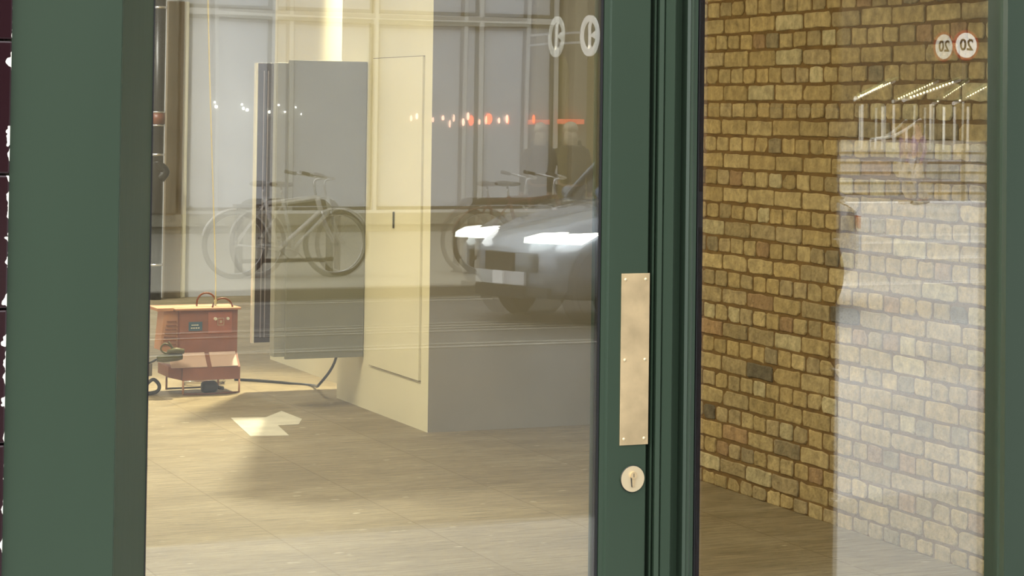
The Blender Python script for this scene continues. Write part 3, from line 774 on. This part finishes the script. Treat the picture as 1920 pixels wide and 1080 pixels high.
# ---- bicycles and stands
def stand(X, Y, L, label, H=.74):
    t = thing('bicycle_stand', label, 'bicycle stand', (X, Y, 0), 0, None)
    r = .14
    pts = [(0, 0, -.01), (0, 0, H-r)] + arc((r, 0, H-r), r, 180, 90, 6) + arc((L-r, 0, H-r), r, 90, 0, 6) + [(L, 0, H-r), (L, 0, -.01)]
    bm = BM(); tube(bm, pts, .040, 12); obj('hoop', bm, M['standm'], t, True)
    bm = BM(); tube(bm, [(0, 0, .16), (L, 0, .16)], .022, 10); obj('crossbar', bm, M['standm'], t, True)
    for x in (0, L):
        bm = BM(); tube(bm, [(x, 0, 0), (x, 0, .012)], .07, 16); obj('foot_plate', bm, M['standm'], t)
    return t
def bicycle(X, Y, label, fm, flip=False, basket=True):
    t = thing('bicycle', label, 'bicycle', (X, Y, 0), PI if flip else 0)
    R = .335; wb = 1.03
    for i, x in enumerate((0, wb)):
        bm = BM(); tube(bm, arc((x, 0, R), R-.022, 0, 360, 40)[:-1], .027, 8, True); w = obj('wheel', bm, M['tyreb'], t, True)
        bm = BM(); tube(bm, arc((x, 0, R), R-.045, 0, 360, 40)[:-1], .009, 6, True); obj('rim', bm, M['chrome'], w, True)
        bm = BM()
        for k in range(18):
            a = 2*PI*k/18; tube(bm, [(x+.02*math.cos(a+.9), 0, R+.02*math.sin(a+.9)), (x+(R-.045)*math.cos(a), 0, R+(R-.045)*math.sin(a))], .0016, 4)
        tube(bm, [(x, -.05, R), (x, .05, R)], .02, 10); obj('spokes', bm, M['chrome'], w)
        bm = BM(); tube(bm, arc((x, 0, R), R+.012, (10, 35)[i], (165, 150)[i], 14), .012, 6); obj('mudguard', bm, fm, t, True)
    bb = (.43, 0, .28); st = (.30, 0, .74); hd = (.83, 0, .80); hb = (.87, 0, .66)
    for nm, a, b, r in (('top_tube', st, hd, .021), ('down_tube', bb, hb, .023), ('seat_tube', bb, (.285, 0, .80), .021), ('head_tube', hd, hb, .026),
                        ('chain_stay', bb, (0, .045, R), .010), ('seat_stay', st, (0, .045, R), .009), ('chain_stay', bb, (0, -.045, R), .010), ('seat_stay', st, (0, -.045, R), .009)):
        bm = BM(); tube(bm, [a, b], r, 10); obj(nm, bm, fm, t, True)
    for s in (-.05, .05):
        bm = BM(); tube(bm, smoothpath([(.87, s*.6, .66), (.93, s, .5), (wb, s, R)], 4), .011, 8); obj('fork_blade', bm, M['chrome'], t, True)
    bm = BM(); tube(bm, [(.285, 0, .80), (.27, 0, .90)], .013, 8); obj('seat_post', bm, M['chrome'], t, True)
    bm = BM(); ell(bm, (.23, 0, .93), (.10, .08, .03)); ell(bm, (.33, 0, .925), (.09, .03, .025)); obj('saddle', bm, M['bframe'], t, True)
    bm = BM(); tube(bm, smoothpath([(.82, 0, .80), (.80, 0, .95), (.86, 0, .98)], 4), .013, 8); hbq = obj('stem', bm, M['chrome'], t, True)
    bm = BM(); tube(bm, smoothpath([(.66, -.28, 1.03), (.78, -.25, 1.01), (.88, -.12, .99), (.87, 0, .98), (.88, .12, .99), (.78, .25, 1.01), (.66, .28, 1.03)], 5), .012, 8); obj('handlebar', bm, M['chrome'], t, True)
    for s in (-1, 1):
        bm = BM(); tube(bm, [(.58, s*.29, 1.045), (.70, s*.27, 1.02)], .018, 8); obj('grip', bm, M['bframe'], t, True)
    bm = BM(); disc(bm, (.43, -.05, .28), .09, .006, 'y', 24); cr = obj('chainring', bm, M['chrome'], t)
    for s in (-1, 1):
        bm = BM(); tube(bm, [(.43, s*.07, .28), (.43+s*.12, s*.07, .28-s*.11)], .009, 6); box(bm, (.43+s*.12-.04, s*.07, .27-s*.11), (.43+s*.12+.04, s*.15, .29-s*.11)); obj('pedal_crank', bm, M['bframe'], cr)
    if basket:
        bm = BM(); box(bm, (-.02, -.06, .70), (.22, .06, .73), .01); tube(bm, [(.0, .05, .70), (0, .05, R)], .006, 6); tube(bm, [(.0, -.05, .70), (0, -.05, R)], .006, 6); obj('rear_rack', bm, M['bframe'], t)
    return t
b1 = V(440, 514, 14.95+.0)
GY = -15.6
gx = XY(440, 15.6, 500)
bicycle(gx, GY, 'white-framed bicycle leaning on a dark hoop stand, left in the door glass', M['wframe'])
sx0, sx1 = XY(447, 15.75, 500), XY(617, 15.75, 500)
stand(sx0, GY-.16, sx1-sx0, 'dark tubular hoop stand holding the white bicycle')
gx2 = XY(903, 15.6, 500)
bicycle(gx2, GY, 'dark bicycle with brown bars at the hoop stand behind the silver car', M['rframe'], basket=False)
sx2 = XY(882, 15.75, 500)
stand(sx2, GY-.16, 1.0, 'dark tubular hoop stand holding the dark bicycle behind the car')

# ---- the car
def car():
    cp = V(1000, 590, 10.84)
    t = thing('car', 'silver-blue car with bright headlamps driving past, seen in the door glass', 'car', (7.32, -11.64, -.10), math.radians(-18)); t.scale = (1, .76, 1)
    secs = [(0.0, .52, .36, .60), (.06, .70, .28, .68), (.22, .83, .22, .76), (.55, .885, .20, .86), (1.0, .90, .20, .94), (1.35, .90, .20, 1.0), (2.2, .905, .20, 1.02), (3.0, .90, .20, 1.02), (3.5, .87, .22, 1.0), (3.78, .78, .28, .94), (3.85, .62, .38, .80)]
    bm = BM(); rings = []
    for x, hw, zb, zt in secs:
        half = [(0, zb), (hw*.8, zb), (hw*.97, zb+.08), (hw, zb+(zt-zb)*.35), (hw, zb+(zt-zb)*.62), (hw*.95, zt-.06), (hw*.82, zt-.01), (hw*.4, zt+.02), (0, zt+.03)]
        loop = half + [(-y, z) for y, z in half[-2:0:-1]]
        rings.append([bm.verts.new((x, y, z)) for y, z in loop])
    n = len(rings[0])
    for i in range(len(rings)-1):
        for k in range(n): bm.faces.new([rings[i][k], rings[i][(k+1) % n], rings[i+1][(k+1) % n], rings[i+1][k]])
    bm.faces.new(rings[0]); bm.faces.new(rings[-1][::-1])
    obj('body', bm, M['carp'], t, True)
    bm = BM(); rings = []
    for x, hb, zb, hw, zt in ((1.45, .70, .98, .70, .99), (2.0, .80, 1.0, .62, 1.40), (2.2, .82, 1.0, .62, 1.46), (2.9, .82, 1.0, .61, 1.45), (3.3, .80, 1.0, .60, 1.36), (3.7, .72, .96, .66, 1.0)):
        rings.append([bm.verts.new(p) for p in ((x, -hb, zb), (x, hb, zb), (x, hw, zt-.04), (x, hw*.8, zt), (x, -hw*.8, zt), (x, -hw, zt-.04))])
    for i in range(len(rings)-1):
        for k in range(6): bm.faces.new([rings[i][k], rings[i][(k+1) % 6], rings[i+1][(k+1) % 6], rings[i+1][k]])
    bm.faces.new(rings[0]); bm.faces.new(rings[-1][::-1]); obj('windows', bm, M['carglass'], t, True)
    bm = BM()
    for s in (-1, 1):
        for pth in ([(1.5, .70*s, 1.0), (2.02, .63*s, 1.39), (2.3, .63*s, 1.43), (3.0, .62*s, 1.41), (3.65, .68*s, 1.02)], [(2.55, .84*s, 1.0), (2.5, .63*s, 1.41)]):
            tube(bm, pth, .03, 8)
    ell(bm, (2.6, 0, 1.44), (.95, .52, .045)); obj('roof', bm, M['carp'], t, True)
    for x in (.78, 3.08):
        for s in (-1, 1):
            bm = BM(); disc(bm, (x, s*.80, .33), .37, .235, 'y', 32); obj('wheel_arch', bm, M['rubber'], t)
            bm = BM(); disc(bm, (x, s*.84, .315), .315, .20, 'y', 36); w = obj('wheel', bm, M['tyre'], t)
            bm = BM()
            disc(bm, (x, s*.945, .315), .06, .02, 'y', 16)
            tube(bm, arc((x, s*.94, .315), .21, 0, 360, 31)[:-1], .016, 6, True)
            for k in range(7):
                a = 2*PI*k/7; tube(bm, [(x+.05*math.cos(a), s*.945, .315+.05*math.sin(a)), (x+.21*math.cos(a), s*.945, .315+.21*math.sin(a))], .016, 6)
            obj('rim', bm, M['standm'], w)
    for s in (-1, 1):
        bm = BM(); prism(bm, [(-.01, .69), (.16, .685), (.30, .74), (.40, .775), (.22, .765), (.0, .735)], s*.60, s*.865, 'y')
        for v in bm.verts:
            if v.co.x > .12 and abs(v.co.y) > .7: v.co.y = s*.885
            if v.co.x < .12 and abs(v.co.y) > .7: v.co.y = s*.74
            if v.co.x > .12 and abs(v.co.y) < .7: v.co.z -= .0
        obj('headlamp', bm, M['headlamp'], t)
    bm = BM(); box(bm, (-.03, -.42, .44), (.03, .42, .60), .01); obj('grille', bm, M['rubber'], t)
    bm = BM(); box(bm, (-.05, -.26, .33), (-.02, .26, .44), .004); obj('number_plate', bm, M['plate'], t)
    bm = BM(); box(bm, (-.02, -.60, .22), (.03, .60, .32), .01); obj('lower_intake', bm, M['rubber'], t)
    for s in (-1, 1):
        bm = BM(); ell(bm, (1.75, s*.98, 1.04), (.07, .10, .065)); obj('wing_mirror', bm, M['carp'], t, True)
        bm = BM(); box(bm, (3.79, s*.5, .72), (3.87, s*.72, .84), .01); obj('tail_lamp', bm, M['signred'], t)
    for v in (): pass
    return t
car()

# ---- people
def skinmesh(name, nodes, edges, m, parent, sub=2):
    me = bpy.data.meshes.new(name); me.from_pydata([n[0] for n in nodes], edges, [])
    o = bpy.data.objects.new(name, me); C.objects.link(o)
    if parent: o.parent = parent
    sk = o.modifiers.new('skin', 'SKIN'); sk.use_smooth_shade = True
    for i, n in enumerate(nodes):
        r = n[1]; r = (r, r) if not isinstance(r, tuple) else r
        me.skin_vertices[0].data[i].radius = r
        me.skin_vertices[0].data[i].use_root = (i == 0)
    ss = o.modifiers.new('sub', 'SUBSURF'); ss.levels = sub; ss.render_levels = sub
    me.materials.append(m); return o
def person(loc, rotz, label, H, hairm, topm, legm, longhair, stride):
    t = thing('person', label, 'person', loc, rotz)
    k = H/1.75
    def v(x, y, z): return (x*k, y*k, z*k)
    s = stride
    nodes = [(v(0, 0, .95), .13*k), (v(0, 0, 1.12), .125*k), (v(0, 0, 1.32), (.17*k, .12*k)), (v(0, .0, 1.44), .09*k), (v(0, .01, 1.52), .055*k), (v(0, .02, 1.60), .078*k), (v(0, .015, 1.68), .075*k), (v(0, .01, 1.72), .05*k),
             (v(.10, 0, .88), .095*k), (v(.11, .10*s, .50), .065*k), (v(.11, -.02*s+.0, .10), .042*k), (v(.11, .13*0+.12, .04), .035*k),
             (v(-.10, 0, .88), .095*k), (v(-.11, .04*s, .50), .065*k), (v(-.11, -.26*s, .14), .042*k), (v(-.11, -.26*s+.12, .05), .035*k),
             (v(.19, 0, 1.38), .062*k), (v(.24, -.04*s, 1.12), .042*k), (v(.25, .06*s, .88), .030*k), (v(.25, .08*s, .82), .034*k),
             (v(-.19, 0, 1.38), .062*k), (v(-.24, -.02, 1.12), .042*k), (v(-.25, .08, .88), .030*k), (v(-.25, .10, .82), .034*k)]
    edges = [(0,1),(1,2),(2,3),(3,4),(4,5),(5,6),(6,7),(0,8),(8,9),(9,10),(10,11),(0,12),(12,13),(13,14),(14,15),(2,16),(16,17),(17,18),(18,19),(2,20),(20,21),(21,22),(22,23)]
    # fingers and nose as short chains of the same body
    def chain(a, b, r):
        i = len(nodes); nodes.append((a, r)); nodes.append((tuple((p+q)/2 for p, q in zip(a, b)), r)); nodes.append((b, r*.8)); edges.extend([(i, i+1), (i+1, i+2)])
    skinmesh('body', nodes, edges, M['skin'], t, 2)
    for sx, base in ((1, nodes[19][0]), (-1, nodes[23][0])):
        nd, ed = [], []
        for f in range(4):
            yy = base[1] + (-.024+.016*f)*k; ln = (.062, .075, .070, .055)[f]*k
            i = len(nd); nd += [((base[0], yy, base[2]-.015*k), .0085*k), ((base[0]-sx*.006*k, yy, base[2]-.05*k), .008*k), ((base[0]-sx*.018*k, yy, base[2]-.05*k-ln*.6), .007*k)]; ed += [(i, i+1), (i+1, i+2)]
        i = len(nd); nd += [((base[0], base[1]+.02*k, base[2]), .010*k), ((base[0]-sx*.01*k, base[1]+.045*k, base[2]-.02*k), .009*k), ((base[0]-sx*.012*k, base[1]+.05*k, base[2]-.045*k), .008*k)]; ed += [(i, i+1), (i+1, i+2)]
        h = skinmesh('fingers', nd, ed, M['skin'], t, 1)
    # features
    bm = BM(); ell(bm, v(0, .105, 1.625), (.012*k, .016*k, .022*k), 10, 8); obj('nose', bm, M['skin'], t, True)
    for sx in (-1, 1):
        bm = BM(); ell(bm, v(.03*sx, .090, 1.65), (.012*k, .006*k, .007*k), 10, 8); obj('eye', bm, M['blacktext'], t, True)
        bm = BM(); ell(bm, v(.082*sx, .01, 1.635), (.010*k, .018*k, .03*k), 10, 8); obj('ear', bm, M['skin'], t, True)
    bm = BM(); ell(bm, v(0, .094, 1.585), (.022*k, .006*k, .006*k), 10, 8); obj('mouth', bm, M['signred'], t, True)
    bm = BM(); ell(bm, v(0, -.015, 1.675), (.095*k, .10*k, .085*k))
    if longhair: ell(bm, v(0, -.06, 1.55), (.085*k, .055*k, .14*k))
    obj('hair', bm, hairm, t, True)
    g = 1.14
    tn = [(nodes[i][0], tuple(q*g for q in (nodes[i][1] if isinstance(nodes[i][1], tuple) else (nodes[i][1],)*2))) for i in (0, 1, 2, 3, 16, 17, 18, 20, 21, 22)]
    skinmesh('top', tn, [(0,1),(1,2),(2,3),(2,4),(4,5),(5,6),(2,7),(7,8),(8,9)], topm, t, 2)
    ln = [((0, 0, .93*k), .145*k), (nodes[8][0], .108*k), (nodes[9][0], .078*k), (nodes[10][0], .056*k), (nodes[12][0], .108*k), (nodes[13][0], .078*k), (nodes[14][0], .056*k)]
    skinmesh('trousers', ln, [(0,1),(1,2),(2,3),(0,4),(4,5),(5,6)], legm, t, 2)
    for i in (11, 15):
        p = nodes[i][0]; bm = BM(); ell(bm, (p[0], p[1]-.03*k, p[2]-.0*k), (.048*k, .14*k, .05*k)); obj('shoe', bm, M['blacktext'], t, True)
    return t
pp1 = V(1068, 300, 16.5)
P1 = person((pp1.x, pp1.y, 0.005), math.radians(-70), 'blond person in a dark coat with a backpack, standing behind the car', 1.56, M['hair'], M['coat'], M['trouser'], True, .8)
P1.rotation_euler = (0, 0, math.radians(200))
bp = thing('backpack', 'black backpack on the back of the blond person behind the car', 'backpack', (pp1.x, pp1.y, 1.12), math.radians(200))
bm = BM(); box(bm, (-.14, -.38, -.22), (.14, -.19, .20), .05); obj('main_bag', bm, M['bag'], bp, True)
bm = BM(); box(bm, (-.10, -.41, -.18), (.10, -.355, .02), .02); obj('front_pocket', bm, M['bag'], bp, True)
for s in (-1, 1):
    bm = BM(); tube(bm, smoothpath([(s*.10, -.17, .18), (s*.10, -.02, .235), (s*.11, .13, .10), (s*.12, .02, -.12), (s*.11, -.17, -.18)], 4), .016, 8); obj('strap', bm, M['bag'], bp, True)
pp2 = V(1722, 345, 32.6)
P2 = person((pp2.x, pp2.y, -.095), math.radians(100), 'dark-haired person in purple top and grey trousers striding across the plaza', 1.72, M['hairdk'], M['purple'], M['trousg'], False, 1.0)

# ---- row of small lamps in the windows opposite
ORD = ['first', 'second', 'third', 'fourth', 'fifth', 'sixth', 'seventh', 'eighth', 'ninth']
LY = YF-.052
rows_ = [(781, 218, .07, 'pinklamp'), (830, 221, .06, 'pinklamp'), (868, 229, .09, 'pinklamp'), (877, 218, .09, 'pinklamp'), (896, 230, .06, 'redlamp'), (916, 223, .13, 'redlamp'), (935, 226, .07, 'pinklamp'), (950, 223, .10, 'pinklamp'), (1000, 223, .10, 'redlamp')]
for i, (px, py, h, m) in enumerate(rows_):
    p = V(px, py, -LY)
    w = .050 if px == 916 else .018
    bm = BM(); ell(bm, (0, 0, 0), (w, .02, h*.6), 12, 8)
    o = obj('window_lamp', bm, M[m], None, True); o.location = p
    tag(o, 'largest glowing red lamp in the row on the frosted windows' if px == 916 else ORD[i] + ' small glowing lamp from the left in the row on the frosted windows', 'lamp', 'row of small red lamps')
p = V(1072, 228, 23.1)
bm = BM(); box(bm, (-.18, -.13, -.035), (.18, .03, .035), .01); o = obj('light_bar', bm, M['redband']); o.location = p; tag(o, 'red horizontal light bar at the right end of the lamp row', 'light')
for i, (px, py, r) in enumerate(((402, 192, .014), (405, 200, .02), (463, 206, .02), (522, 197, .013), (534, 210, .012))):
    p = V(px, py, -LY); bm = BM(); ell(bm, (0, 0, 0), (r, r, r), 12, 8)
    o = obj('fairy_light', bm, M['whitelamp'], None, True); o.location = p
    tag(o, ORD[i] + ' tiny white point of light from the left on the frosted windows', 'light', 'tiny white lights')

# ---- awnings across the plaza
def awning(pts, posts, label):
    """pts: sloping front edge seen in the glass; posts: pixel columns with top and foot rows"""
    Yv = 37.0; BZ = .955
    a, b = V(*pts[0], Yv), V(*pts[1], Yv+2.0)
    t = thing('awning', label, 'awning', (a.x, a.y, BZ))
    L0 = Vector((0, 0, a.z-BZ)); L1_ = b - Vector((a.x, a.y, BZ))
    bm = BM(); tube(bm, [L0, L1_], .045, 8); obj('front_beam', bm, M['awnw'], t)
    bm = BM()
    q0, q1 = L0 + Vector((.22, 0, .10)), L1_ + Vector((.22, 0, .10))
    vs = [bm.verts.new(v) for v in (L0+Vector((0, 0, .05)), L1_+Vector((0, 0, .05)), q1, q0)]
    vs2 = [bm.verts.new(v.co+Vector((0, 0, .03))) for v in vs]
    bm.faces.new(vs); bm.faces.new(vs2)
    for i in range(4): bm.faces.new([vs[i], vs[(i+1) % 4], vs2[(i+1) % 4], vs2[i]])
    obj('canopy', bm, M['awn'], t)
    n = 14
    for k in range(n):
        q = L0.lerp(L1_, .1+.8*k/n); bm = BM(); ell(bm, q+Vector((0, .05, .02)), (.028, .028, .028), 8, 6); obj('bulb', bm, M['gold'], t, True)
    for px, y0, y1 in posts:
        f = V(px, y0, Yv); bm = BM(); tube(bm, [(f.x-a.x, f.y-a.y, f.z-BZ), (f.x-a.x, f.y-a.y, 0)], .03, 8); obj('post', bm, M['awnw'], t)
    return t
awning(((1604, 184), (1676, 152)), ((1617, 196, 240), (1655, 200, 290), (1676, 196, 290)), 'leftmost of the white-edged awnings with tiny bulbs in the right-hand glass')
awning(((1694, 188), (1799, 150)), ((1700, 240, 300), (1745, 195, 250), (1770, 200, 290), (1790, 200, 290)), 'middle white-edged awning with tiny bulbs in the right-hand glass')
awning(((1788, 194), (1872, 150)), ((1815, 200, 290), (1860, 190, 290)), 'rightmost upper awning with tiny bulbs in the right-hand glass')
# rail sweeping up between the awnings
a = V(1642, 260, 37.2); b = V(1680, 253, 37.2); c = V(1726, 224, 38.2)
bm = BM(); tube(bm, smoothpath([a, b, c], 6), .035, 8)
f = V(1700, 243, 37.5)
tube(bm, [f, (f.x, f.y, .95)], .03, 8); tube(bm, [a, (a.x, a.y, .95)], .03, 8)
tag(obj('stair_rail', bm, M['awnw'], smooth=True), 'white rail curving upward below the awnings in the right-hand glass', 'rail')
# broad low steps up to the terrace that carries the awnings
for k in range(5):
    o = obj('step', box(BM(), (16, -36.6, -.1), (56, -34.3-k*.42, -.1+.21*(k+1)-.001*k)), M['plaza']); o['kind'] = 'structure'
    o = obj('step_edge', box(BM(), (16, -34.3-k*.42+.001, -.1+.21*(k+1)-.075), (56, -34.3-k*.42+.012, -.1+.21*(k+1)-.03)), M['kerb']); o['kind'] = 'structure'
o = obj('terrace', box(BM(), (16, -90, -.1), (56, -36.4, .955)), M['farpave']); o['kind'] = 'structure'
# dark building closing the square
fb = thing('building', 'dark brick building beyond the plaza, mirrored above the awnings', 'building', (30, -56, 0))
bm = BM(); box(bm, (-16, -6, .955), (25, 0, 18)); obj('wall', bm, M['darkbrick'], fb)
for k in range(9):
    for j in range(3):
        bm = BM(); box(bm, (-12+k*4, 0, 1.0+j*4.5), (-10+k*4, .05, 3.6+j*4.5)); obj('window', bm, M['darkglass'], fb)
# side returns so that no sky is mirrored
sb = thing('building', 'tall dark side building at the far end of the plaza', 'building', (78, -30, 0))
bm = BM(); box(bm, (0, -32, 0), (6, 20, 18)); obj('wall', bm, M['darkbrick'], sb)
for k in range(6):
    bm = BM(); box(bm, (-.05, -28+k*6, 1.2), (0, -25+k*6, 4)); obj('window', bm, M['darkglass'], sb)
